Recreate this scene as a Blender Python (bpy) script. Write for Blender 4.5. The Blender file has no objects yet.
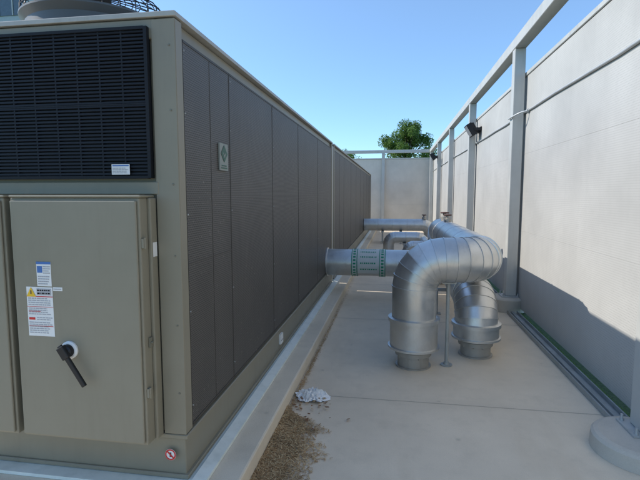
import bpy, math, random
from mathutils import Vector, Matrix
from mathutils import noise as mn
random.seed(7)
scene=bpy.context.scene
scene.view_settings.view_transform='Standard'
scene.view_settings.look='None'
scene.view_settings.exposure=0
scene.view_settings.gamma=1
COL=scene.collection

# ---------------------------------------------------------------- materials
def newmat(name):
    m=bpy.data.materials.new(name); m.use_nodes=True
    nt=m.node_tree; b=nt.nodes['Principled BSDF']
    return m,nt,b
def N(nt,t,**kw):
    n=nt.nodes.new(t)
    for k,v in kw.items(): setattr(n,k,v)
    return n
def L(nt,a,b): nt.links.new(a,b)
def math_n(nt,op,a,b=None):
    n=nt.nodes.new('ShaderNodeMath'); n.operation=op
    for i,v in enumerate((a,b)):
        if v is None: continue
        if isinstance(v,(int,float)): n.inputs[i].default_value=v
        else: L(nt,v,n.inputs[i])
    return n.outputs[0]
def mixc(nt,f,a,b,blend='MIX'):
    n=nt.nodes.new('ShaderNodeMix'); n.data_type='RGBA'; n.blend_type=blend
    for idx,v in ((0,f),(6,a),(7,b)):
        if isinstance(v,(int,float)): n.inputs[idx].default_value=v
        elif isinstance(v,(tuple,list)): n.inputs[idx].default_value=(*v[:3],1)
        else: L(nt,v,n.inputs[idx])
    return n.outputs[2]
def ramp(nt,src,lo,hi,a=0.0,b=1.0):
    n=nt.nodes.new('ShaderNodeMapRange'); L(nt,src,n.inputs[0])
    n.inputs[1].default_value=lo; n.inputs[2].default_value=hi
    n.inputs[3].default_value=a; n.inputs[4].default_value=b
    return n.outputs[0]
def noise(nt,scale,detail=5,rough=.6,vec=None,stretch=None):
    n=N(nt,'ShaderNodeTexNoise'); n.inputs['Scale'].default_value=scale
    n.inputs['Detail'].default_value=detail; n.inputs['Roughness'].default_value=rough
    if vec is None:
        g=N(nt,'ShaderNodeNewGeometry'); vec=g.outputs['Position']
    if stretch:
        mp=N(nt,'ShaderNodeMapping'); mp.inputs['Scale'].default_value=stretch
        L(nt,vec,mp.inputs[0]); vec=mp.outputs[0]
    L(nt,vec,n.inputs['Vector'])
    return n.outputs[0]
def bump(nt,b,h,strength=.3,dist=.01):
    n=N(nt,'ShaderNodeBump'); n.inputs['Strength'].default_value=strength; n.inputs['Distance'].default_value=dist
    L(nt,h,n.inputs['Height']); L(nt,n.outputs[0],b.inputs['Normal'])

def paint(name,col,rough=.5,metal=0,var=.12,dirt=.25,spec=.4,dirtcol=(.12,.10,.07)):
    m,nt,b=newmat(name)
    n1=noise(nt,3,6,.65); n2=noise(nt,9,5,.7,stretch=(1,1,.12))
    c1=tuple(max(0,c*(1-var)) for c in col); c2=tuple(c*(1+var) for c in col)
    c=mixc(nt,ramp(nt,n1,.3,.7),c1,c2)
    c=mixc(nt,ramp(nt,n2,.5,.8,0,dirt),c,dirtcol)
    L(nt,c,b.inputs['Base Color'])
    b.inputs['Metallic'].default_value=metal
    L(nt,ramp(nt,n1,.3,.7,rough-.07,rough+.08),b.inputs['Roughness'])
    b.inputs['Specular IOR Level'].default_value=spec
    bump(nt,b,noise(nt,40,3,.5),.06,.004)
    return m
M_khaki=paint('khaki_paint',(.250,.228,.170),.42,0,.05,.18)
M_khakid=paint('khaki_paint_dark',(.19,.18,.135),.5,0,.06,.3)
M_capgrey=paint('light_trim',(.40,.39,.35),.45,.1,.08,.3)
M_cowl=paint('cowl_grey',(.10,.105,.105),.45,.2,.08,.3)
M_black=paint('black_plastic',(.012,.012,.013),.45,0,.2,.1,dirtcol=(.05,.05,.05))
M_grille=paint('grille_black',(.013,.015,.019),.55,0,.2,.2,spec=.2,dirtcol=(.03,.03,.03))
M_gback=paint('grille_back',(.005,.006,.008),.7,0,.2,.0)
M_frame=paint('guard_frame',(.064,.058,.050),.55,.0,.1,.2,dirtcol=(.08,.07,.06))
M_steel=paint('galvanised_steel',(.50,.51,.50),.5,.35,.1,.25)
M_post=paint('post_paint',(.50,.50,.47),.5,.1,.06,.2)
M_chan=paint('channel_steel',(.36,.38,.37),.5,.2,.15,.3)
M_white=paint('label_white',(.75,.75,.73),.5,0,.03,.05)
M_offwhite=paint('band_white',(.60,.63,.60),.45,0,.04,.1)
M_red=paint('label_red',(.6,.03,.025),.5,0,.03,.0)
M_blue=paint('label_blue',(.06,.16,.42),.5,0,.03,.0)
M_yellow=paint('label_yellow',(.8,.5,.03),.5,0,.03,.0)
M_ink=paint('label_ink',(.06,.06,.07),.5,0,.03,.0)
M_inkgrey=paint('label_grey_ink',(.38,.38,.40),.5,0,.03,.0)
M_green=paint('label_green',(.02,.28,.16),.5,0,.05,.05)
M_badge=paint('badge_pale_grey',(.26,.28,.25),.5,0,.05,.1)
M_dkgreen=paint('badge_dark_green',(.05,.12,.085),.5,0,.05,.1)
M_flash=paint('membrane_flashing',(.74,.77,.71),.5,0,.08,.3,dirtcol=(.30,.34,.28))
M_rust=paint('valve_red',(.10,.045,.035),.6,0,.2,.3)
M_sleeve=paint('floor_sleeve_metal',(.42,.40,.36),.5,.5,.15,.4)
M_supp=paint('support_strut',(.38,.39,.37),.5,.3,.15,.3)

M_alu,nt,b=newmat('aluminium_jacket')
n1=noise(nt,4,5,.55); vo=N(nt,'ShaderNodeTexVoronoi'); vo.inputs['Scale'].default_value=60
g=N(nt,'ShaderNodeNewGeometry'); L(nt,g.outputs['Position'],vo.inputs['Vector'])
c=mixc(nt,ramp(nt,n1,.3,.7),(.575,.565,.54),(.70,.69,.665))
c=mixc(nt,ramp(nt,vo.outputs['Distance'],0,.6,0,.12),c,(.45,.45,.43))
c=mixc(nt,ramp(nt,noise(nt,9,5,.7,stretch=(1,1,.3)),.55,.8,0,.35),c,(.36,.34,.30))
L(nt,c,b.inputs['Base Color']); b.inputs['Metallic'].default_value=.80
L(nt,ramp(nt,noise(nt,12,4,.6),.3,.7,.28,.44),b.inputs['Roughness'])
bump(nt,b,noise(nt,6,3,.5),.16,.02)

def perf(name,su,sv,axis,metalcol,holecol,rad,rough=.5,varscale=1.2,soft=.08,dirt=.3,bmp=.3,metal=.2,flecks=0):
    m,nt,b=newmat(name)
    g=N(nt,'ShaderNodeNewGeometry'); s=N(nt,'ShaderNodeSeparateXYZ'); L(nt,g.outputs['Position'],s.inputs[0])
    u=math_n(nt,'DIVIDE',s.outputs[axis],su); v=math_n(nt,'DIVIDE',s.outputs[2],sv)
    row=math_n(nt,'FLOOR',v); par=math_n(nt,'MODULO',row,2.0); u=math_n(nt,'ADD',u,math_n(nt,'MULTIPLY',par,.5))
    fu=math_n(nt,'SUBTRACT',math_n(nt,'FRACT',u),.5); fv=math_n(nt,'SUBTRACT',math_n(nt,'FRACT',v),.5)
    d=math_n(nt,'SQRT',math_n(nt,'ADD',math_n(nt,'MULTIPLY',fu,fu),math_n(nt,'MULTIPLY',fv,fv)))
    f=ramp(nt,d,rad-soft,rad+soft)
    n1=noise(nt,varscale,6,.65); n2=noise(nt,7,5,.7,stretch=(1,1,.1))
    c1=tuple(x*.84 for x in metalcol); c2=tuple(x*1.14 for x in metalcol)
    mc=mixc(nt,ramp(nt,n1,.3,.7),c1,c2)
    mc=mixc(nt,ramp(nt,n2,.5,.8,0,dirt),mc,tuple(x*.65 for x in metalcol))
    c=mixc(nt,f,holecol,mc)
    if flecks:
        n3=noise(nt,55,2,.5); n4=noise(nt,1.6,4,.6)
        k=math_n(nt,'MULTIPLY',ramp(nt,n3,.66,.74),ramp(nt,n4,.42,.62,0,flecks))
        c=mixc(nt,k,c,(.34,.31,.26))
    L(nt,c,b.inputs['Base Color']); b.inputs['Roughness'].default_value=rough
    b.inputs['Metallic'].default_value=metal
    bump(nt,b,f,bmp,.003)
    return m
M_guard=perf('perforated_guard',.0115,.0115,1,(.112,.101,.087),(.014,.012,.010),.32,metal=.0,dirt=.4,varscale=2.0,flecks=.7)
M_wall=perf('perforated_wall_y',.019,.019,1,(.465,.458,.430),(.37,.362,.338),.21,rough=.6,varscale=.8,dirt=.16,metal=0,bmp=.06)
M_wallx=perf('perforated_wall_x',.024,.024,0,(.66,.61,.53),(.50,.46,.40),.22,rough=.6,varscale=.8,dirt=.12,metal=0,bmp=.08)

def concrete(name,base,joints=None,stain=.5):
    m,nt,b=newmat(name)
    n1=noise(nt,.9,8,.65); n2=noise(nt,5,8,.7); n3=noise(nt,160,3,.6); n4=noise(nt,2.2,5,.6,stretch=(1,.25,1))
    c=mixc(nt,ramp(nt,n1,.3,.7),tuple(x*.86 for x in base),tuple(x*1.06 for x in base))
    c=mixc(nt,ramp(nt,n2,.5,.75,0,stain),c,tuple(x*.76 for x in base))
    c=mixc(nt,ramp(nt,n4,.55,.75,0,stain*.9),c,(base[0]*.78,base[1]*.75,base[2]*.70))
    c=mixc(nt,ramp(nt,n3,.35,.65,0,.30),c,tuple(x*.74 for x in base))
    v=N(nt,'ShaderNodeTexVoronoi'); v.inputs['Scale'].default_value=3.1
    gg=N(nt,'ShaderNodeNewGeometry'); L(nt,gg.outputs['Position'],v.inputs['Vector'])
    c=mixc(nt,ramp(nt,v.outputs['Distance'],.02,.07,.35,0),c,tuple(x*.45 for x in base))
    h=n3
    if joints:
        g=N(nt,'ShaderNodeNewGeometry'); s=N(nt,'ShaderNodeSeparateXYZ'); L(nt,g.outputs['Position'],s.inputs[0])
        wob=math_n(nt,'MULTIPLY',math_n(nt,'SUBTRACT',noise(nt,12,3),.5),.012)
        y=math_n(nt,'ADD',s.outputs[1],wob)
        t=math_n(nt,'DIVIDE',math_n(nt,'SUBTRACT',y,joints[0]),joints[1])
        dd=math_n(nt,'MULTIPLY',math_n(nt,'ABSOLUTE',math_n(nt,'SUBTRACT',math_n(nt,'FRACT',math_n(nt,'ADD',t,.5)),.5)),joints[1])
        f=ramp(nt,dd,.003,.009,1,0)
        halo=ramp(nt,dd,.0,.10,.16,0)
        c=mixc(nt,halo,c,tuple(x*.62 for x in base))
        c=mixc(nt,math_n(nt,'MULTIPLY',f,.45),c,(.16,.14,.115))
        h=math_n(nt,'SUBTRACT',math_n(nt,'MULTIPLY',n3,.3),f)
    L(nt,c,b.inputs['Base Color']); b.inputs['Roughness'].default_value=.85
    b.inputs['Specular IOR Level'].default_value=.25
    bump(nt,b,h,.35,.004)
    return m
M_conc=concrete('broomed_concrete',(.80,.675,.515),(3.52,2.35),.6)
M_curb=concrete('kerb_concrete',(.78,.675,.525),None,.7)
M_pier=concrete('pier_concrete',(.58,.53,.45),None,.6)

def grassmat():
    m,nt,b=newmat('grass')
    n=noise(nt,30,5,.7); n2=noise(nt,.3,5,.6)
    c=mixc(nt,ramp(nt,n,.3,.7),(.03,.06,.015),(.09,.16,.04)); c=mixc(nt,ramp(nt,n2,.4,.7,0,.5),c,(.12,.12,.05))
    L(nt,c,b.inputs['Base Color']); b.inputs['Roughness'].default_value=.9; bump(nt,b,n,.8,.03)
    return m
M_grass=grassmat()
def leafmat(name,a,bc):
    m,nt,b=newmat(name)
    c=mixc(nt,ramp(nt,noise(nt,1.3,4,.6),.35,.65),a,bc)
    L(nt,c,b.inputs['Base Color']); b.inputs['Roughness'].default_value=.6
    tr=N(nt,'ShaderNodeBsdfTranslucent'); L(nt,c,tr.inputs[0])
    mx=N(nt,'ShaderNodeMixShader'); mx.inputs[0].default_value=.45
    L(nt,b.outputs[0],mx.inputs[1]); L(nt,tr.outputs[0],mx.inputs[2])
    L(nt,mx.outputs[0],nt.nodes['Material Output'].inputs[0])
    return m
M_leaf=leafmat('leaf_green',(.085,.16,.03),(.19,.31,.07))
M_bark=paint('bark',(.09,.07,.05),.9,0,.3,.3)
M_needle=paint('dry_needles',(.40,.25,.12),.9,0,.4,.3)
M_needle2=paint('dry_straw',(.58,.42,.23),.9,0,.3,.1)
M_scrap=paint('brown_leaf_scrap',(.20,.10,.045),.8,0,.4,.3)
M_soil=paint('needle_dust',(.40,.275,.15),.95,0,.4,.4)
M_bag=paint('crumpled_white',(.82,.81,.79),.4,0,.05,.1)
M_facade=paint('facade_panel',(.42,.47,.46),.5,0,.06,.1)
M_glass=paint('facade_glass',(.06,.09,.10),.1,0,.2,0,spec=.8)
M_lens=paint('lamp_lens',(.25,.26,.27),.15,0,.05,0,spec=.8)

# ---------------------------------------------------------------- mesh helper
class MB:
    def __init__(s): s.v=[]; s.f=[]; s.mi=[]; s.sm=[]
    def add(s,vs,fs,mi=0,sm=False):
        o=len(s.v); s.v+= [Vector(p) for p in vs]
        for f in fs: s.f.append([i+o for i in f]); s.mi.append(mi); s.sm.append(sm)
    def box(s,x0,x1,y0,y1,z0,z1,mi=0):
        s.add([(x0,y0,z0),(x1,y0,z0),(x1,y1,z0),(x0,y1,z0),(x0,y0,z1),(x1,y0,z1),(x1,y1,z1),(x0,y1,z1)],
          [(0,3,2,1),(4,5,6,7),(0,1,5,4),(1,2,6,5),(2,3,7,6),(3,0,4,7)],mi)
    def obox(s,c,ax,ay,az,mi=0):
        c=Vector(c);ax=Vector(ax);ay=Vector(ay);az=Vector(az)
        vs=[c+i*ax+j*ay+k*az for k in(-1,1) for i,j in((-1,-1),(1,-1),(1,1),(-1,1))]
        s.add(vs,[(0,3,2,1),(4,5,6,7),(0,1,5,4),(1,2,6,5),(2,3,7,6),(3,0,4,7)],mi)
    def rings(s,pts,tans,rads,n=32,mi=0,caps=(True,True),sharp=False):
        up=Vector((0,0,1)); t0=Vector(tans[0]).normalized()
        if abs(t0.dot(up))>.9: up=Vector((0,1,0))
        u=(up-t0*up.dot(t0)).normalized()
        R=[]
        for p,t,r in zip(pts,tans,rads):
            t=Vector(t).normalized(); u=(u-t*u.dot(t)).normalized(); w=t.cross(u)
            R.append([Vector(p)+r*(math.cos(2*math.pi*i/n)*u+math.sin(2*math.pi*i/n)*w) for i in range(n)])
        if sharp:
            for a,b_ in zip(R[:-1],R[1:]):
                s.add(a+b_,[(i,(i+1)%n,n+(i+1)%n,n+i) for i in range(n)],mi,True)
        else:
            vs=[p for r in R for p in r]; fs=[]
            for k in range(len(R)-1):
                fs+=[(k*n+i,k*n+(i+1)%n,(k+1)*n+(i+1)%n,(k+1)*n+i) for i in range(n)]
            s.add(vs,fs,mi,True)
        if caps[0]: s.add(R[0],[tuple(reversed(range(n)))],mi)
        if caps[1]: s.add(R[-1],[tuple(range(n))],mi)
        return R
    def lathe(s,c,prof,n=32,mi=0,axis=(0,0,1),caps=(True,True)):
        a=Vector(axis).normalized(); c=Vector(c)
        s.rings([c+a*h for h,r in prof],[a]*len(prof),[r for h,r in prof],n,mi,caps,sharp=True)
    def cyl(s,p0,p1,r,n=12,mi=0,r1=None):
        p0=Vector(p0);p1=Vector(p1); s.rings([p0,p1],[p1-p0]*2,[r,r if r1 is None else r1],n,mi)
    def quad(s,a,b,c,d,mi=0): s.add([a,b,c,d],[(0,1,2,3)],mi)
    def obj(s,name,mats,parent=None,bevel=0,label=None,origin=None,seg=1,**props):
        lo=Vector((min(p.x for p in s.v),min(p.y for p in s.v),min(p.z for p in s.v)))
        hi=Vector((max(p.x for p in s.v),max(p.y for p in s.v),max(p.z for p in s.v)))
        o=Vector(origin) if origin else Vector(((lo.x+hi.x)/2,(lo.y+hi.y)/2,lo.z))
        me=bpy.data.meshes.new(name)
        me.from_pydata([p-o for p in s.v],[],s.f)
        me.polygons.foreach_set('material_index',s.mi); me.polygons.foreach_set('use_smooth',s.sm)
        if not isinstance(mats,(list,tuple)): mats=[mats]
        for m in mats: me.materials.append(m)
        me.update()
        ob=bpy.data.objects.new(name,me); COL.objects.link(ob)
        if parent:
            ob.parent=parent; ob.location=o-wloc(parent)
        else: ob.location=o
        if bevel:
            bm=ob.modifiers.new('bevel','BEVEL'); bm.width=bevel; bm.segments=seg; bm.limit_method='ANGLE'; bm.angle_limit=math.radians(40)
        if label: ob['label']=label
        for k,v in props.items(): ob[k]=v
        return ob
def wloc(o):
    l=Vector(o.location)
    while o.parent: o=o.parent; l+=Vector(o.location)
    return l
def empty(name,loc,label,category,group=None):
    e=bpy.data.objects.new(name,None); COL.objects.link(e); e.location=loc; e.empty_display_size=.2
    e['label']=label; e['category']=category
    if group: e['group']=group
    return e
def copy_tree(o,delta=(0,0,0),parent=None):
    c=o.copy(); COL.objects.link(c); c.parent=parent
    c.location=Vector(o.location)+Vector(delta)
    for ch in list(o.children): copy_tree(ch,(0,0,0),c)
    return c

# ---------------------------------------------------------------- ground, deck
m=MB(); m.quad((-400,-300,-.03),(400,-300,-.03),(400,700,-.03),(-400,700,-.03)); m.obj('ground',M_grass,kind='structure',origin=(0,0,-.03))
m=MB(); m.box(-6,1.66,-4,21.9,-.028,0); m.obj('pavement',M_conc,kind='structure',label='broomed grey concrete deck with saw-cut joints')
m=MB(); m.box(-3.6,-.775,1.62,20.8,.003,.12)
m.obj('equipment_plinth',M_curb,bevel=.012,kind='structure',seg=2,label='raised concrete plinth under the chillers')
m=MB(); m.box(-3.3,-.935,2.03,20.7,.122,.14)
m.add([(-.935,2.03,.14),(-.935,20.7,.14),(-1.0,20.7,.155),(-1.0,2.03,.155),(-1.0,2.03,.14),(-1.0,20.7,.14)],[(0,1,2,3),(3,2,5,4),(0,3,4)])
m.obj('roof_flashing',M_flash,kind='structure',label='pale blue-white membrane flashing strip around the chiller base')

# ---------------------------------------------------------------- chillers
XF=-1.03; XB=-3.08; ZT=2.455
def chiller(y0,y1,edges,label):
    e=empty('chiller',((XF+XB)/2,(y0+y1)/2,.14),label,'chiller','chillers in a row on the plinth')
    m=MB(); m.box(XB,XF-.012,y0+.01,y1-.01,.142,.375)
    m.box(XB-.01,XF+.006,y0-.004,y1,.142,.165); m.box(XB-.01,XF+.006,y0-.004,y1,.355,.38)
    m.obj('base_rail',M_khaki,e,bevel=.004)
    m=MB(); m.box(XB+.02,XF-.03,y0+.02,y1-.02,.382,ZT-.028)
    for x0,x1 in ((XF-.10,XF),(XB,XB+.1)):
        for ya,yb in ((y0,y0+.075),(y1-.075,y1)): m.box(x0,x1,ya,yb,.382,ZT-.030)
    m.box(XB+.1,XF-.1,y0+.0,y0+.019,ZT-.12,ZT-.030)
    m.obj('housing',M_khaki,e,bevel=.005)
    m=MB(); m.box(XB-.02,XF+.009,y0-.012,y1+.0,ZT-.026,ZT-.004); m.box(XB-.01,XF+.002,y0-.006,y1-.01,ZT-.0035,ZT)
    m.obj('roof_trim',M_capgrey,e,bevel=.003)
    for gi,(a,b_) in enumerate(zip(edges[:-1],edges[1:])):
        m=MB(); a+=.0012; b_-=.0012; x=XF-.029
        m.box(x,x+.024,a,b_,.397,ZT-.105,0)
        t=.005
        for ya,yb in ((a,a+t),(b_-t,b_)): m.box(x+.001,x+.0258,ya,yb,.395,ZT-.103,1)
        for za,zb in ((.3955,.407),(ZT-.116,ZT-.104)): m.box(x+.002,x+.027,a+t+.001,b_-t-.001,za,zb,1)
        if gi==0:
            m.box(x+.002,x+.0262,a+t+.001,b_-t-.001,1.245,1.251,1)
            yy=a+(b_-a)*.52; m.box(x+.002,x+.0255,yy-.003,yy+.003,.41,ZT-.118,1)
        for z in (.5,1.0,1.5,2.0,2.3):
            m.cyl((x+.0261,a+.006,z),(x+.031,a+.006,z),.004,6,2)
        m.obj('coil_guard',[M_guard,M_frame,M_steel],e)
    return e
c1=chiller(2.11,7.62,[2.19,2.83,3.86,4.92,6.2,7.54],'long khaki-grey chiller with dark perforated coil guards and control doors')
e2=[7.93+i*1.5 for i in range(9)]
c2=chiller(7.84,20.0,e2,'second khaki chiller with dark perforated coil guards beyond the first')
m=MB(); m.box(-1.10,-1.035,7.66,7.80,.142,2.40)
m.obj('divider_strip',M_capgrey,c2,bevel=.004)

Y0=2.11
def grille(xa,xb,cols):
    m=MB(); za,zb=1.68,2.385
    m.box(xa,xb,Y0-.004,Y0+.015,za,zb,1)
    t=.012
    m.box(xa-.005,xa+t,Y0-.026,Y0-.003,za,zb,0); m.box(xb-t,xb+.005,Y0-.026,Y0-.003,za,zb,0)
    m.box(xa+t,xb-t,Y0-.0255,Y0-.003,za-.002,za+t,0); m.box(xa+t,xb-t,Y0-.0255,Y0-.003,zb-t,zb+.002,0)
    m.box(xa+t,xb-t,Y0-.0188,Y0-.004,(za+zb)/2-.003,(za+zb)/2+.003,0)
    w=(xb-xa-2*t)/cols
    for i in range(1,cols):
        x=xa+t+i*w; m.box(x-.0035,x+.0035,Y0-.0178,Y0-.005,za+t,zb-t,0)
    rows=40; h=(zb-za-2*t)/rows
    for j in range(rows):
        z=za+t+(j+.5)*h
        m.obox(((xa+xb)/2,Y0-.013,z),((xb-xa)/2-t-.001,0,0),(0,.005,-.001),(0,.0010,h*.28),0)
    m.obj('coil_grille',[M_grille,M_gback],c1)
grille(-2.14,-1.165,8)
grille(-3.0,-2.18,7)

def door(xa,xb):
    m=MB()
    za,zb=.38,1.585; yf=1.972
    m.box(xa,xb,yf+.014,Y0-.001,za,zb)
    m.box(xa+.008,xb-.012,yf,yf+.013,za+.012,zb-.012)
    m.box(xb-.001,xb+.018,Y0-.06,Y0-.002,za-.0,zb+.0)
    m.box(xa,xb+.01,yf+.004,Y0-.0015,zb+.001,zb+.014)
    return m.obj('control_door',M_khaki,c1,bevel=.006,seg=2)
dr=door(-1.85,-1.17); d2=door(-2.56,-1.885)
for z in (.62,1.35):
    m=MB(); m.box(-1.169,-1.158,1.99,2.02,z,z+.045); m.cyl((-1.157,2.0,z-.003),(-1.157,2.0,z+.048),.005,8)
    m.obj('hinge',M_khaki,dr)
m=MB(); m.box(-1.168,-1.160,2.02,2.04,.86,.91); m.cyl((-1.159,2.03,.885),(-1.150,2.03,.885),.006,8); m.obj('latch',M_khakid,dr)
m=MB(); m.box(-3.0,-1.135,Y0-.006,Y0+.018,1.602,1.662)
m.obj('face_panel',M_khaki,c1,bevel=.003)
m=MB(); m.box(-1.148,-1.03,Y0-.003,Y0-.0005,.383,2.42); m.obj('corner_trim',M_khaki,c1,bevel=.002)
for z in (.6,.95,1.3,1.65,2.0,2.3):
    m=MB(); m.lathe((-1.06,Y0-.003,z),[(0,.005),(.003,.005),(.004,.003)],8,0,(0,-1,0)); m.obj('bolt',M_khakid,c1)
hc=Vector((-1.556,1.972,.846))
m=MB(); m.lathe(hc,[(0,.044),(.008,.044),(.014,.038)],28,0,(0,-1,0))
m.obj('handle_base',M_white,dr)
m=MB(); m.lathe(hc+Vector((0,-.014,0)),[(0,.032),(.02,.030),(.026,.022)],24,0,(0,-1,0))
dv=Vector((.096,0,-.150)).normalized(); sv=Vector((dv.z,0,-dv.x))
m.obox(hc+Vector((0,-.045,0))+dv*.075,dv*.115,Vector((0,.008,0)),sv*.0115)
m.obox(hc+Vector((0,-.043,0)),dv*.032,Vector((0,.014,0)),sv*.020)
m.obj('handle',M_black,dr,bevel=.004,seg=2)

def flab(xc,zc,w,h,y,strokes,base=M_white):
    mats=[base,M_ink,M_red,M_blue,M_yellow,M_inkgrey,M_green]
    m=MB(); m.box(xc-w/2,xc+w/2,y-.0012,y-.0002,zc-h/2,zc+h/2,0)
    for (u0,u1,v0,v1,k) in strokes:
        m.box(xc-w/2+u0*w,xc-w/2+u1*w,y-.0022,y-.0013,zc-h/2+v0*h,zc-h/2+v1*h,k)
    return m,mats
def lines(u0,u1,v0,v1,n,k,seed):
    r=random.Random(seed); out=[]; h=(v1-v0)/n
    for i in range(n):
        u=u0; end=u1-r.random()*.25*(u1-u0)
        while u<end:
            w=min(end-u,(.05+.12*r.random())*(u1-u0)/.9)
            out.append((u,u+w,v0+(i+.25)*h,v0+(i+.7)*h,k)); u+=w+.025
    return out
YD=1.972
st=[(0,1,.9,1,3),(.05,.4,.55,.82,3)]+lines(.45,.95,.5,.85,4,5,1)+lines(.08,.95,.05,.45,4,5,2)
m,mt=flab(-1.675,1.217,.078,.12,YD,st); m.obj('notice_label',mt,dr,label='small white label with blue header')
st=[(.0,1,.80,.815,2),(.40,.95,.84,.97,5),(0,1,.595,.602,2)]+lines(.05,.95,.62,.79,4,5,3)+lines(.05,.95,.43,.585,4,5,4)+[(.05,.28,.33,.38,2)]+lines(.35,.95,.32,.40,2,5,5)+lines(.05,.95,.05,.30,6,5,6)+lines(.42,.93,.845,.965,2,1,8)
st+= [(.04,.96,.20,.210,2),(.04,.5,.50,.510,2)]
m,mt=flab(-1.705,1.030,.142,.245,YD,st)
x,z,s_=-1.75,1.125,.026
m.add([(x-s_,YD-.003,z-s_*.8),(x+s_,YD-.003,z-s_*.8),(x,YD-.003,z+s_)],[(0,1,2)],4)
m.box(x-.0025,x+.0025,YD-.0045,YD-.0035,z-.008,z+.010,1)
m.obj('warning_label',mt,dr,label='white warning label with yellow triangle and red lines')
m,mt=flab(-1.605,1.145,.05,.018,YD,lines(.05,.95,.2,.8,1,5,3)); m.obj('notice_label',mt,dr)
m,mt=flab(-1.317,1.722,.095,.05,Y0-.027,[(.05,.95,.8,.92,3)]+lines(.05,.95,.1,.7,4,5,9)); m.obj('rating_label',mt,c1,label='small white rating label on the black grille')
m=MB(); m.box(-1.1515,-1.1503,2.062,2.098,1.30,1.37,0)
m.obj('side_label',M_white,c1)
m=MB(); cc=Vector((-1.115,Y0-.012,.275))
m.lathe(cc,[(0,.030),(.001,.030)],28,0,(0,-1,0))
n=28
outer=[cc+Vector((.029*math.cos(2*math.pi*i/n),-.002,.029*math.sin(2*math.pi*i/n))) for i in range(n)]
inner=[cc+Vector((.022*math.cos(2*math.pi*i/n),-.002,.022*math.sin(2*math.pi*i/n))) for i in range(n)]
m.add(outer+inner,[(i,(i+1)%n,n+(i+1)%n,n+i) for i in range(n)],1)
m.obox(cc+Vector((0,-.0025,0)),(.016,0,-.016),(0,.0004,0),(.0025,0,.0025),1)
m.obox(cc+Vector((0,-.0015,0)),(.005,0,0),(0,.0003,0),(0,0,.012),2)
m.obj('prohibition_sticker',[M_white,M_red,M_ink],c1,label='round white sticker with red ring and slash')
bx=XF+.006
m=MB(); m.box(bx-.009,bx,2.63,2.765,1.745,1.905,0)
yc,zc=2.697,1.845; m.add([(bx+.003,yc-.052,zc),(bx+.003,yc,zc-.052),(bx+.003,yc+.052,zc),(bx+.003,yc,zc+.052)],[(0,1,2,3)],1)
m.add([(bx+.004,yc-.03,zc+.012),(bx+.004,yc,zc-.026),(bx+.004,yc+.03,zc+.012),(bx+.004,yc,zc-.008)],[(0,1,2,3)],0)
for k,(a,b_) in enumerate(((2.65,2.745),(2.655,2.735))): m.box(bx+.001,bx+.002,a,b_,1.756+k*.014,1.763+k*.014,1)
m.obj('maker_badge',[M_badge,M_dkgreen],c1,label='pale grey plate with a dark green diamond')
m=MB(); m.box(XF-.011,XF+.008,4.05,4.14,.22,.31,0); m.box(XF+.008,XF+.009,4.06,4.13,.25,.255,1); m.obj('base_label',[M_white,M_ink],c1)

def fan(cx,cy,par):
    m=MB(); zb=ZT+.001; S=.86
    m.lathe((cx,cy,zb),[(0,.48*S),(.03,.48*S),(.031,.455*S),(.15,.45*S),(.17,.47*S),(.185,.485*S),(.195,.485*S),(.19,.44*S),(.12,.42*S),(.02,.43*S)],44,0,caps=(False,False))
    cowl=m.obj('fan_cowl',M_cowl,par,origin=(cx,cy,zb))
    m=MB(); n=44
    prof=[(.475,.225),(.472,.255),(.462,.285),(.44,.31),(.40,.325),(.35,.335),(.30,.342),(.25,.348),(.20,.353),(.15,.357),(.10,.36)]
    prof=[(r*S,h) for r,h in prof]
    for r,h in prof:
        pts=[Vector((cx+r*math.cos(2*math.pi*i/n),cy+r*math.sin(2*math.pi*i/n),zb+h)) for i in range(n+1)]
        tn=[Vector((-math.sin(2*math.pi*i/n),math.cos(2*math.pi*i/n),0)) for i in range(n+1)]
        m.rings(pts,tn,[.0028]*(n+1),5,0,(False,False))
    pr=[(.478*S,.19)]+prof
    for k in range(28):
        a=2*math.pi*k/28
        pts=[Vector((cx+r*math.cos(a),cy+r*math.sin(a),zb+h+.003)) for r,h in pr]
        m.rings(pts,[pts[min(i+1,len(pts)-1)]-pts[max(i-1,0)] for i in range(len(pts))],[.0034]*len(pts),5)
    m.lathe((cx,cy,zb+.35),[(0,.09),(.02,.09),(.024,.07)],20)
    m.obj('fan_guard',M_black,cowl,origin=(cx,cy,zb+.3))
    m=MB(); m.lathe((cx,cy,zb+.06),[(0,.10),(.14,.10),(.16,.08)],20)
    for k in range(5):
        a=2*math.pi*k/5
        u=Vector((math.cos(a),math.sin(a),0)); w=Vector((-math.sin(a),math.cos(a),0))
        c0=Vector((cx,cy,zb+.12))
        m.add([c0+u*.09-w*.05-Vector((0,0,.03)),c0+u*.33-w*.12-Vector((0,0,.04)),c0+u*.34+w*.08+Vector((0,0,.04)),c0+u*.09+w*.05+Vector((0,0,.03))],[(0,1,2,3)])
    m.obj('fan_blade',M_black,cowl,origin=(cx,cy,zb+.1))
    return cowl
f0=fan(-1.86,2.75,c1)
for k in range(1,4): copy_tree(f0,(0,1.25*k,0),c1)
f0b=fan(-1.86,8.6,c2)
for k in range(1,9): copy_tree(f0b,(0,1.25*k,0),c2)

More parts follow.
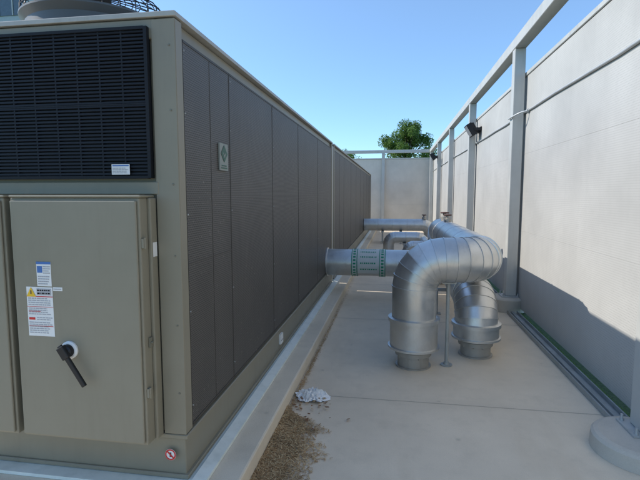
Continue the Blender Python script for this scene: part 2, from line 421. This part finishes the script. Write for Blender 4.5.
# ---------------------------------------------------------------- pipes
PR=.205
def route(corners,rad,k=7):
    pts=[];flag=[]
    P=[Vector(c) for c in corners]
    pts.append(P[0]);flag.append(0)
    for i in range(1,len(P)-1):
        a=(P[i-1]-P[i]).normalized(); b_=(P[i+1]-P[i]).normalized()
        for j in range(k+1):
            th=math.pi/2*j/k
            c=P[i]+a*rad+b_*rad
            pts.append(c-b_*rad*math.cos(th)-a*rad*math.sin(th)); flag.append(1)
    pts.append(P[-1]);flag.append(0)
    return pts,flag
def jacket(m,corners,rad,r=PR,k=6,beadstep=.9):
    pts,fl=route(corners,rad,k)
    n=len(pts); tn=[]
    for i in range(n):
        t=Vector((0,0,0))
        if i>0: t+=(pts[i]-pts[i-1]).normalized()
        if i<n-1: t+=(pts[i+1]-pts[i]).normalized()
        tn.append(t.normalized())
    m.rings(pts,tn,[r]*n,56,0,(True,True),sharp=True)
    rr=random.Random(int(r*1000)+len(corners))
    def bead(p,t,w=.0065,h=.0055):
        t=(t.normalized()+Vector((rr.uniform(-.015,.015),rr.uniform(-.015,.015),rr.uniform(-.015,.015)))).normalized()
        m.rings([p-t*w,p-t*w*.7,p+t*w*.7,p+t*w],[t]*4,[r-.003,r+h,r+h,r-.003],56,0,(False,False),sharp=True)
    for p,t,f in zip(pts,tn,fl):
        if f: bead(p,t)
    for i in range(n-1):
        d=pts[i+1]-pts[i]
        if d.length>beadstep*.9:
            q=int(d.length/beadstep)+1
            for j in range(1,q): bead(pts[i]+d*j/q,d,.016,.005)
def leg(par,x,y,h=.30):
    m=MB()
    m.lathe((x,y,.165),[(0,.19),(.012,.228),(.015,.238),(.033,.238),(.036,.220),(h-.035,.220),(h-.032,.238),(h,.238),(h+.006,.212)],48,0)
    m.obj('pipe_collar',M_alu,par)
    m=MB(); m.lathe((x,y,0.001),[(0,.165),(.012,.165),(.014,.145),(.11,.145),(.112,.168),(.15,.168),(.162,.15)],36,0)
    for k in range(10):
        a=2*math.pi*k/10; m.cyl((x+.155*math.cos(a),y+.155*math.sin(a),.100),(x+.155*math.cos(a),y+.155*math.sin(a),.16),.009,6)
    m.obj('floor_sleeve',M_sleeve,par)

pa=empty('insulated_pipe',(.19,4.32,0),'aluminium-clad pipe rising from the deck and turning back along the wall','pipe','aluminium-clad insulated pipes')
m=MB(); jacket(m,[(.19,4.32,.46),(.19,4.32,1.005),(.80,4.34,1.005),(.80,8.55,.975),(.80,8.55,.44)],.26); m.obj('pipe_jacket',M_alu,pa)
leg(pa,.19,4.32); leg(pa,.80,8.55)
pb=empty('insulated_pipe',(.82,4.72,0),'aluminium-clad pipe from deck to chiller with a green marker band','pipe','aluminium-clad insulated pipes')
m=MB(); jacket(m,[(.82,4.72,.30),(.82,4.72,.555),(.82,7.1,.555),(XF+.01,7.1,.555)],.255)
m.obj('pipe_jacket',M_alu,pb)
leg(pb,.82,4.72,.17)
m=MB()
def shell(m,x0,x1,y,z,r,a0,a1,mi,n=10):
    vs=[];fs=[]
    for i in range(n+1):
        a=a0+(a1-a0)*i/n
        vs+=[(x0,y-r*math.cos(a),z+r*math.sin(a)),(x1,y-r*math.cos(a),z+r*math.sin(a))]
    for i in range(n): fs.append((2*i,2*i+1,2*i+3,2*i+2))
    m.add(vs,fs,mi,True)
r_=random.Random(3)
PZ=.555
for (u0,u1) in ((-.64,-.55),(-.22,-.13)):
    shell(m,u0,u1,7.1,PZ,PR+.007,0,2*math.pi,0,48)
    shell(m,u0,u0+.010,7.1,PZ,PR+.009,0,2*math.pi,1,48); shell(m,u1-.010,u1,7.1,PZ,PR+.009,0,2*math.pi,1,48)
    for i in range(26):
        a_=i*.2417; shell(m,u0+.026,u1-.026,7.1,PZ,PR+.009,a_,a_+.10+.05*r_.random(),1,4)
shell(m,-.548,-.222,7.1,PZ,PR+.0062,-.75,2.2,0,24)
for i,a_ in enumerate((-.40,.05,.50,.95,1.40)):
    x=-.505
    while x<-.275:
        w=.010+.014*r_.random(); shell(m,x,x+w,7.1,PZ,PR+.009,a_,a_+.10,1,3); x+=w+.012
m.obj('marker_band',[M_offwhite,M_green],pb,label='white and green pipe marker bands')
m=MB(); m.lathe((XF-.01,7.1,PZ),[(0,PR+.02),(.02,PR+.02),(.024,PR+.01)],40,0,(1,0,0)); m.obj('wall_flange',M_alu,pb)

def sleeve(p,x,y,r):
    m=MB(); m.lathe((x,y,.001),[(0,r*.8),(.02,r*.8),(.022,r*.7),(.13,r*.7),(.131,r*1.12),(.17,r*1.12)],28,0); m.obj('floor_sleeve',M_sleeve,p)
y,z,r=15.6,.60,.20
p=empty('insulated_pipe',(1.15,y,0),'far aluminium-clad pipe crossing from the chiller and bending down','pipe','aluminium-clad insulated pipes')
m=MB(); jacket(m,[(XF+.01,y,z),(1.15,y,z),(1.15,y,.16)],r*1.25,r=r,beadstep=.5); m.obj('pipe_jacket',M_alu,p); sleeve(p,1.15,y,r)
y,z,r=11.9,.52,.14
p=empty('insulated_pipe',(.3,y,0),'short low clad pipe loop bending down at both ends','pipe','aluminium-clad insulated pipes')
m=MB(); jacket(m,[(-.15,y,.15),(-.15,y,z),(.72,y,z),(.72,y,.15)],r*1.25,r=r,beadstep=.4); m.obj('pipe_jacket',M_alu,p); sleeve(p,-.15,y,r); sleeve(p,.72,y,r)
y,z,r=10.3,.36,.11
p=empty('insulated_pipe',(.5,y,0),'small low clad pipe stub with elbow beside the big pipe','pipe','aluminium-clad insulated pipes')
m=MB(); jacket(m,[(.28,y,.13),(.28,y,z+.12),(.72,y,z+.12),(.72,y+1.2,z+.12)],r*1.25,r=r,beadstep=.4); m.obj('pipe_jacket',M_alu,p); sleeve(p,.28,y,r)

def support(x,y,z,w=.5,ax='x'):
    e=empty('pipe_support',(x,y,0),'grey steel strut frame holding up the pipes','pipe support','strut frames under the pipes')
    dx,dy=(w/2,0) if ax=='x' else (0,w/2)
    for s in (-1,1):
        m=MB(); cx,cy=x+s*dx,y+s*dy
        m.box(cx-.02,cx+.02,cy-.02,cy+.02,.011,z-.042)
        m.box(cx-.06,cx+.06,cy-.06,cy+.06,.001,.011)
        m.obj('leg',M_supp,e,bevel=.003)
    m=MB(); m.box(x-dx-.04,x+dx+.04,y-dy-.02,y+dy+.02,z-.041,z-.001) ; m.obj('crossbar',M_supp,e,bevel=.003)
support(.82,6.3,.35,.5); support(.80,7.9,.77,.6); support(.2,15.6,.40,.5,'y'); support(-.4,15.6,.40,.5,'y')
support(.25,11.9,.38,.36,'y')
# slim round pole under the crossover
e=empty('pipe_support',(.50,4.36,0),'slim grey metal pole with round foot under the crossover','pipe support','strut frames under the pipes')
m=MB(); m.cyl((.50,4.36,.012),(.50,4.36,.785),.017,16); m.obj('pole',M_supp,e)
m=MB(); m.lathe((.50,4.36,.001),[(0,.055),(.010,.055),(.012,.028),(.03,.026)],24); m.obj('foot',M_supp,e)
m=MB(); m.box(.44,.56,4.31,4.41,.786,.797); m.obj('saddle',M_supp,e)
def valve(x,y,z,s=1.0):
    e=empty('valve',(x,y,z),'small dark valve with rusty handwheel on the pipe run','valve','valves on the pipe run')
    m=MB(); m.cyl((x,y,z),(x,y,z+.11*s),.025*s,14); m.lathe((x,y,z),[(0,.05*s),(.05*s,.05*s),(.054*s,.035*s)],18); m.obj('stem',M_sleeve,e)
    m=MB(); n=20; r=.05*s
    m.rings([Vector((x+r*math.cos(2*math.pi*i/n),y+r*math.sin(2*math.pi*i/n),z+.105*s)) for i in range(n+1)],[Vector((-math.sin(2*math.pi*i/n),math.cos(2*math.pi*i/n),0)) for i in range(n+1)],[.010*s]*(n+1),8,0,(False,False))
    for a in (0,math.pi/2): m.cyl((x-r*math.cos(a),y-r*math.sin(a),z+.105*s),(x+r*math.cos(a),y+r*math.sin(a),z+.105*s),.007*s,8)
    m.obj('handwheel',M_rust,e)
valve(.80,7.3,.983+PR-.003); valve(.80,7.75,.980+PR-.003,1.2); valve(.95,15.6,.797,1.3)

# ---------------------------------------------------------------- right screen wall
PY=[-.65,3.10,6.70,10.45,14.20,17.95,21.70]
XW=1.70; XP=1.6; ZW=3.16
w=empty('screen_wall',(XW,10,0),'tall cream perforated metal screen wall on grey steel posts','wall')
for a,b_ in zip(PY,PY[1:]+[22.0]):
    if b_-a<1: b_=22.0
    for (z0,z1) in ((.06,1.1095),(1.11,2.1395),(2.14,ZW)):
        m=MB(); m.box(XW,XW+.05,a+.001,b_-.001,z0,z1)
        m.obj('wall_panel',M_wall,w,bevel=.001)
m=MB(); m.box(XW-.015,XW+.07,PY[0],21.98,ZW+.005,ZW+.055); m.obj('panel_cap',M_post,w,bevel=.004)
m=MB(); m.box(XP-.075,XP+.075,PY[0],22.07,3.52,3.66); m.obj('top_rail',M_post,w,bevel=.006)
def pier_h(i): return .19 if i==2 else .11
for i,y in enumerate(PY):
    h=pier_h(i)
    m=MB()
    m.box(XP-.07,XP+.07,y-.07,y+.07,h+.015,3.518)
    po=m.obj('post',M_post,w,bevel=.008,seg=2)
    m=MB(); m.box(XP-.13,XP+.095,y-.12,y+.12,h+.002,h+.014)
    for sx in (-.105,.083):
        for sy in (-1,1):
            m.cyl((XP+sx,y+sy*.095,h+.014),(XP+sx,y+sy*.095,h+.055),.009,8); m.cyl((XP+sx,y+sy*.095,h+.014),(XP+sx,y+sy*.095,h+.028),.014,6)
    m.obj('base_plate',M_steel,po)
for i,y in enumerate(PY):
    R_=.29 if i==1 else .24; h=pier_h(i); cx_=XP-(.05 if i==1 else .02); cy_=y-(.08 if i==1 else 0)
    m=MB(); m.lathe((cx_,cy_,.001),[(0,R_+.005),(h-.025,R_),(h-.008,R_-.015),(h,R_-.04)],48)
    m.obj('concrete_pier',M_pier,label='round concrete pier under a steel wall post',category='pier',group='piers under the wall posts')
for a,b_ in zip(PY[:-1],PY[1:]):
    m=MB(); x0,x1=XP-.085,XP+.045; ya,yb=a+.28,b_-.27
    m.box(x0,x1,ya,yb,.002,.012); m.box(x0,x0+.012,ya,yb,.0125,.05); m.box(x1-.012,x1,ya,yb,.0125,.05)
    m.box(x0+.045,x1-.045,ya,yb,.013,.036)
    m.obj('bottom_channel',M_chan,label='grey steel channel laid between two wall piers',category='metal channel',group='channels along the wall foot',bevel=.002)

wb=empty('screen_wall',(0,22,0),'cream screen wall closing the end of the aisle','wall')
xs=[-6.2,-3.4,-.57,1.695]
for a,b_ in zip(xs[:-1],xs[1:]):
    for (z0,z1) in ((.06,1.1385),(1.14,2.1885),(2.19,3.24)):
        m=MB(); m.box(a+.0015,b_-.0015,22.1,22.15,z0,z1); m.obj('wall_panel',M_wallx,wb,bevel=.0015)
m=MB(); m.box(-6.2,1.50,21.93,22.07,3.52,3.66); m.obj('top_rail',M_post,wb,bevel=.006)
m=MB(); m.box(-6.2,1.68,22.08,22.17,3.245,3.30); m.obj('panel_cap',M_post,wb,bevel=.004)
for x in xs[:-1]:
    m=MB(); m.box(x-.07,x+.07,21.93,22.07,.0,3.518); m.obj('post',M_post,wb,bevel=.004)

CZ=2.685; CX=1.685
e=empty('electrical_conduit',(CX,10,CZ),'thin grey conduit running along the screen wall','conduit')
m=MB(); r_=random.Random(5)
ys=[-.5+i*.75 for i in range(30)]
pts=[Vector((CX,y,CZ+.010*r_.uniform(-1,1))) for y in ys]
m.rings(pts,[Vector((0,1,0))]*len(pts),[.0135]*len(pts),10); m.obj('conduit_tube',M_steel,e)
for y in PY[1:]:
    m=MB(); m.lathe((CX-.006,y-.26,CZ),[(0,.020),(.08,.020)],12,0,(0,1,0)); m.obj('coupling',M_steel,e)
    m=MB(); m.box(CX-.022,XW-.001,y+.12,y+.15,CZ-.03,CZ+.03); m.obj('conduit_clamp',M_steel,e)
m=MB(); pts=[]
for i in range(17):
    t_=i/16; pts.append(Vector((CX-.02-.16*math.sin(math.pi*t_)**.6,6.93-.46*t_,CZ-.005-.06*math.sin(math.pi*t_))))
m.rings(pts,[(pts[min(i+1,16)]-pts[max(i-1,0)]) for i in range(17)],[.011]*17,8); m.obj('flexible_loop',M_steel,e)

def flood(x,y,z):
    e=empty('floodlight',(x,y,z),'black wall floodlight tilted down on a bracket','floodlight','floodlights on the wall posts')
    dirn=Vector((-.85,0,-.5)).normalized(); upv=Vector((-.5,0,.85)).normalized()
    c=Vector((x-.15,y,z))
    m=MB(); m.obox(c,dirn*.055,Vector((0,.17,0)),upv*.13)
    for k in range(-4,5): m.obox(c-dirn*.075+Vector((0,k*.034,0)),dirn*.02,Vector((0,.004,0)),upv*.11)
    m.obj('lamp_housing',M_black,e,bevel=.008)
    m=MB(); m.obox(c+dirn*.0565,dirn*.001,Vector((0,.15,0)),upv*.11); m.obj('lens',M_lens,e)
    m=MB(); m.box(x-.10,x+.02,y-.19,y-.178,z-.03,z+.03); m.box(x-.10,x+.02,y+.178,y+.19,z-.03,z+.03); m.box(x+.02,x+.032,y-.19,y+.19,z-.05,z+.05)
    m.obj('bracket',M_black,e)
flood(1.66,10.05,2.92); flood(1.50,17.95,3.0)

# ---------------------------------------------------------------- debris
def blades(name,n,sampler,mats,label,length=(.03,.09),**kw):
    m=MB(); r=random.Random(11)
    for i in range(n):
        x,y,z=sampler(r); a=r.uniform(0,math.pi); l=r.uniform(*length)/2; t=r.uniform(-.3,.3)
        d=Vector((math.cos(a),math.sin(a),t)); s=Vector((-math.sin(a),math.cos(a),0))*r.uniform(.001,.0026)
        c=Vector((x,y,z+abs(t)*l)); m.quad(c-d*l-s,c+d*l-s,c+d*l*.9+s,c-d*l+s,0 if r.random()<.6 else 1)
    return m.obj(name,mats,label=label,kind='stuff',**kw)
def wmax_(y):
    t=(y-1.9)/1.35
    w_=.26*math.sin(min(1,t*1.6+.25)*math.pi*.60)+.035*math.sin(y*17)+.02*math.sin(y*41)
    if t>.8: w_*=max(0,(1-t)/.2)
    return max(.02,w_)
def samp(r):
    while True:
        y=r.uniform(1.9,3.25); u=abs(r.gauss(0,.55))
        if u<1.4: return -.77+u*wmax_(y),y,.005+max(0,(.022*(1-u)))*r.random()
blades('leaf_litter',13000,samp,[M_needle,M_needle2],'dry brown needles and leaf litter drifted against the kerb',(.008,.036))
m=MB(); n=60; vs=[];fs=[]
for i in range(n):
    y=1.9+1.33*i/(n-1); w_=wmax_(y)*.72*(1+.15*mn.noise(Vector((y*9,2,0))))
    vs+=[(-.772,y,.018),(-.772+w_*.5,y,.012),(-.772+w_,y,.0015)]
for i in range(n-1):
    for k in range(2): fs.append((3*i+k,3*i+k+1,3*i+k+4,3*i+k+3))
m.add(vs,fs,0,True); m.obj('soil_drift',M_soil,kind='stuff',label='thin brown drift of soil and crumbled needles')
def samp2(r):
    y=3.2+abs(r.gauss(0,2.2)); return -.765+abs(r.gauss(0,.018)),min(y,9),.004+.006*r.random()
blades('leaf_litter',1500,samp2,[M_needle,M_needle2],'thin scatter of dry needles along the kerb',(.008,.03))
m=MB(); r=random.Random(21)
for i in range(70):
    if i<38: x=-.60+r.gauss(0,.09); y=3.33+r.gauss(0,.07)
    else: x=-.77+abs(r.gauss(0,.16)); y=r.uniform(2.1,3.2)
    x=max(x,-.765)
    a=r.uniform(0,6.28); s=r.uniform(.008,.022); c=Vector((x,y,.012+.014*r.random()))
    u=Vector((math.cos(a),math.sin(a),r.uniform(-.3,.3)))*s; v=Vector((-math.sin(a),math.cos(a),r.uniform(-.3,.3)))*s*.55
    m.add([c-u,c-u*.2-v,c+u,c+v*1.1+u*.1],[(0,1,2,3)],r.choice((0,0,1)))
m.obj('leaf_litter',[M_scrap,M_needle],kind='stuff',label='brown dead leaf scraps around the crumpled plastic')
m=MB(); r=random.Random(4)
for i in range(6000):
    y=r.uniform(2.0,12) if r.random()<.8 else r.uniform(12,21); x=r.uniform(1.662,1.698); h=r.uniform(.02,.09); a=r.uniform(0,math.pi)
    s=Vector((math.cos(a),math.sin(a),0))*.003; l=Vector((r.uniform(-.02,.0),r.uniform(-.03,.03),h)); c=Vector((x,y,-.03))
    m.add([c-s,c+s,c+l],[(0,1,2)])
m.obj('grass',M_leaf,kind='stuff',label='strip of short green grass at the foot of the wall')
m=MB(); nx,ny=34,20; vs=[];fs=[]
for j in range(ny):
    for i in range(nx):
        u=i/(nx-1)*2-1; v=j/(ny-1)*2-1
        th=math.atan2(v,u); edge=1+.35*mn.noise(Vector((math.cos(th)*1.6,math.sin(th)*1.6,4)))
        k_=1/max(1e-3,math.hypot(u,v))*max(abs(u),abs(v)) if (u or v) else 1
        uu,vv=u*k_*edge,v*k_*edge
        rr=max(0,1-(uu*uu+vv*vv)*.7)
        q=Vector((u*3,v*3,1.7)); n1_=mn.noise(q*1.3); n2_=mn.noise(q*3.1)
        vs.append((-.63+uu*.125+.02*n2_,3.47+vv*.12+.03*mn.noise(q*1.7+Vector((5,5,5))),.004+rr*(.012+.075*abs(n1_)+.045*abs(n2_))))
for j in range(ny-1):
    for i in range(nx-1): fs.append((j*nx+i,j*nx+i+1,(j+1)*nx+i+1,(j+1)*nx+i))
m.add(vs,fs); m.obj('plastic_bag',M_bag,label='crumpled white plastic scrap lying beside the kerb',category='litter')

# ---------------------------------------------------------------- trees
def tree(x,y,h,cr,seed,nl=9000):
    r=random.Random(seed)
    e=empty('tree',(x,y,-.03),'leafy green broadleaf tree rising behind the end wall','tree','trees beyond the wall')
    m=MB(); top=h-cr*1.1
    m.rings([Vector((x,y,-.03)),Vector((x+.05,y,top*.5)),Vector((x-.05,y,top)),Vector((x,y,h-cr*.5))],[Vector((0,0,1))]*4,[.22,.17,.12,.05],12)
    cl=[]
    for k in range(46):
        a=r.uniform(0,2*math.pi); el=r.uniform(-.6,1.45); q=r.uniform(.35,.86)*cr
        c=Vector((x+q*math.cos(a)*math.cos(el)*1.1,y+q*math.sin(a)*math.cos(el),h-cr*1.05+q*math.sin(el)*.95))
        cl.append((c,r.uniform(.20,.32)*cr))
        b0=Vector((x,y,top*.75+r.random()*.3*cr)); m.rings([b0,(b0+c)/2+Vector((0,0,-.1)),c],[c-b0]*3,[.07,.04,.015],6)
    m.obj('trunk',M_bark,e)
    m=MB()
    for i in range(nl):
        c,rr=cl[r.randrange(len(cl))]
        d=Vector((r.gauss(0,1),r.gauss(0,1),r.gauss(0,1))).normalized()*rr*(r.random()**.4)
        p=c+d; s=r.uniform(.05,.10)*max(1,cr/2.4)
        a=Vector((r.gauss(0,1),r.gauss(0,1),r.gauss(0,.6))).normalized(); b_=a.cross(Vector((r.gauss(0,1),r.gauss(0,1),r.gauss(0,1)))).normalized()
        m.quad(p-a*s,p+b_*s*.6,p+a*s,p-b_*s*.6)
    m.obj('crown',M_leaf,e)
tree(1.0,45,8.65,2.4,3,17000)
tree(-4.9,47,6.3,1.6,8,5000)
tree(3.6,52,7.0,1.8,9,5000)

e=empty('building',(-48,50,0),'pale grey-green panelled building with window bands','building')
m=MB(); m.box(-62,-38,45,60,0,24); m.obj('wall',M_facade,e)
for k in range(7):
    m=MB(); m.box(-61.5,-38.6,44.93,44.99,1.2+k*3.2,2.9+k*3.2)
    for i in range(14): m.box(-61.4+i*1.64,-61.28+i*1.64,44.86,44.925,1.2+k*3.2,2.9+k*3.2,1)
    m.obj('window',[M_glass,M_post],e)
m=MB(); m.box(-62.2,-37.8,44.7,60.2,24.001,24.4); m.obj('parapet',M_post,e)

# ---------------------------------------------------------------- light
sdir=Vector((-1,.05,.69)).normalized()
sun=bpy.data.lights.new('sun','SUN'); sun.energy=4.4; sun.angle=math.radians(.5); sun.color=(1,.94,.85)
so=bpy.data.objects.new('sun',sun); COL.objects.link(so); so.rotation_euler=sdir.to_track_quat('Z','Y').to_euler(); so.location=(-10,5,12)
wd=bpy.data.worlds.new('World'); scene.world=wd; wd.use_nodes=True; nt=wd.node_tree
bg=nt.nodes['Background']; sk=nt.nodes.new('ShaderNodeTexSky'); sk.sky_type='NISHITA'; sk.sun_disc=False
sk.sun_elevation=math.asin(sdir.z); sk.sun_rotation=math.atan2(sdir.x,sdir.y)%(2*math.pi)
sk.air_density=1.0; sk.dust_density=.1; sk.ozone_density=2.2; sk.altitude=300
tc=nt.nodes.new('ShaderNodeTexCoord'); sp=nt.nodes.new('ShaderNodeSeparateXYZ'); nt.links.new(tc.outputs['Generated'],sp.inputs[0])
f=ramp(nt,sp.outputs[2],.0,.65)
tint=mixc(nt,f,(.46,.64,.80),(1.05,1.05,1.03))
skc=mixc(nt,1.0,sk.outputs[0],tint,'MULTIPLY')
nt.links.new(skc,bg.inputs[0]); bg.inputs[1].default_value=.265

cam=bpy.data.cameras.new('camera'); co=bpy.data.objects.new('camera',cam); COL.objects.link(co)
cam.lens=26; cam.sensor_width=36; cam.clip_end=2000; cam.clip_start=.05
co.location=(0,0,1.6); co.rotation_euler=(math.radians(90-5.6),0,math.radians(9.2))
scene.camera=co
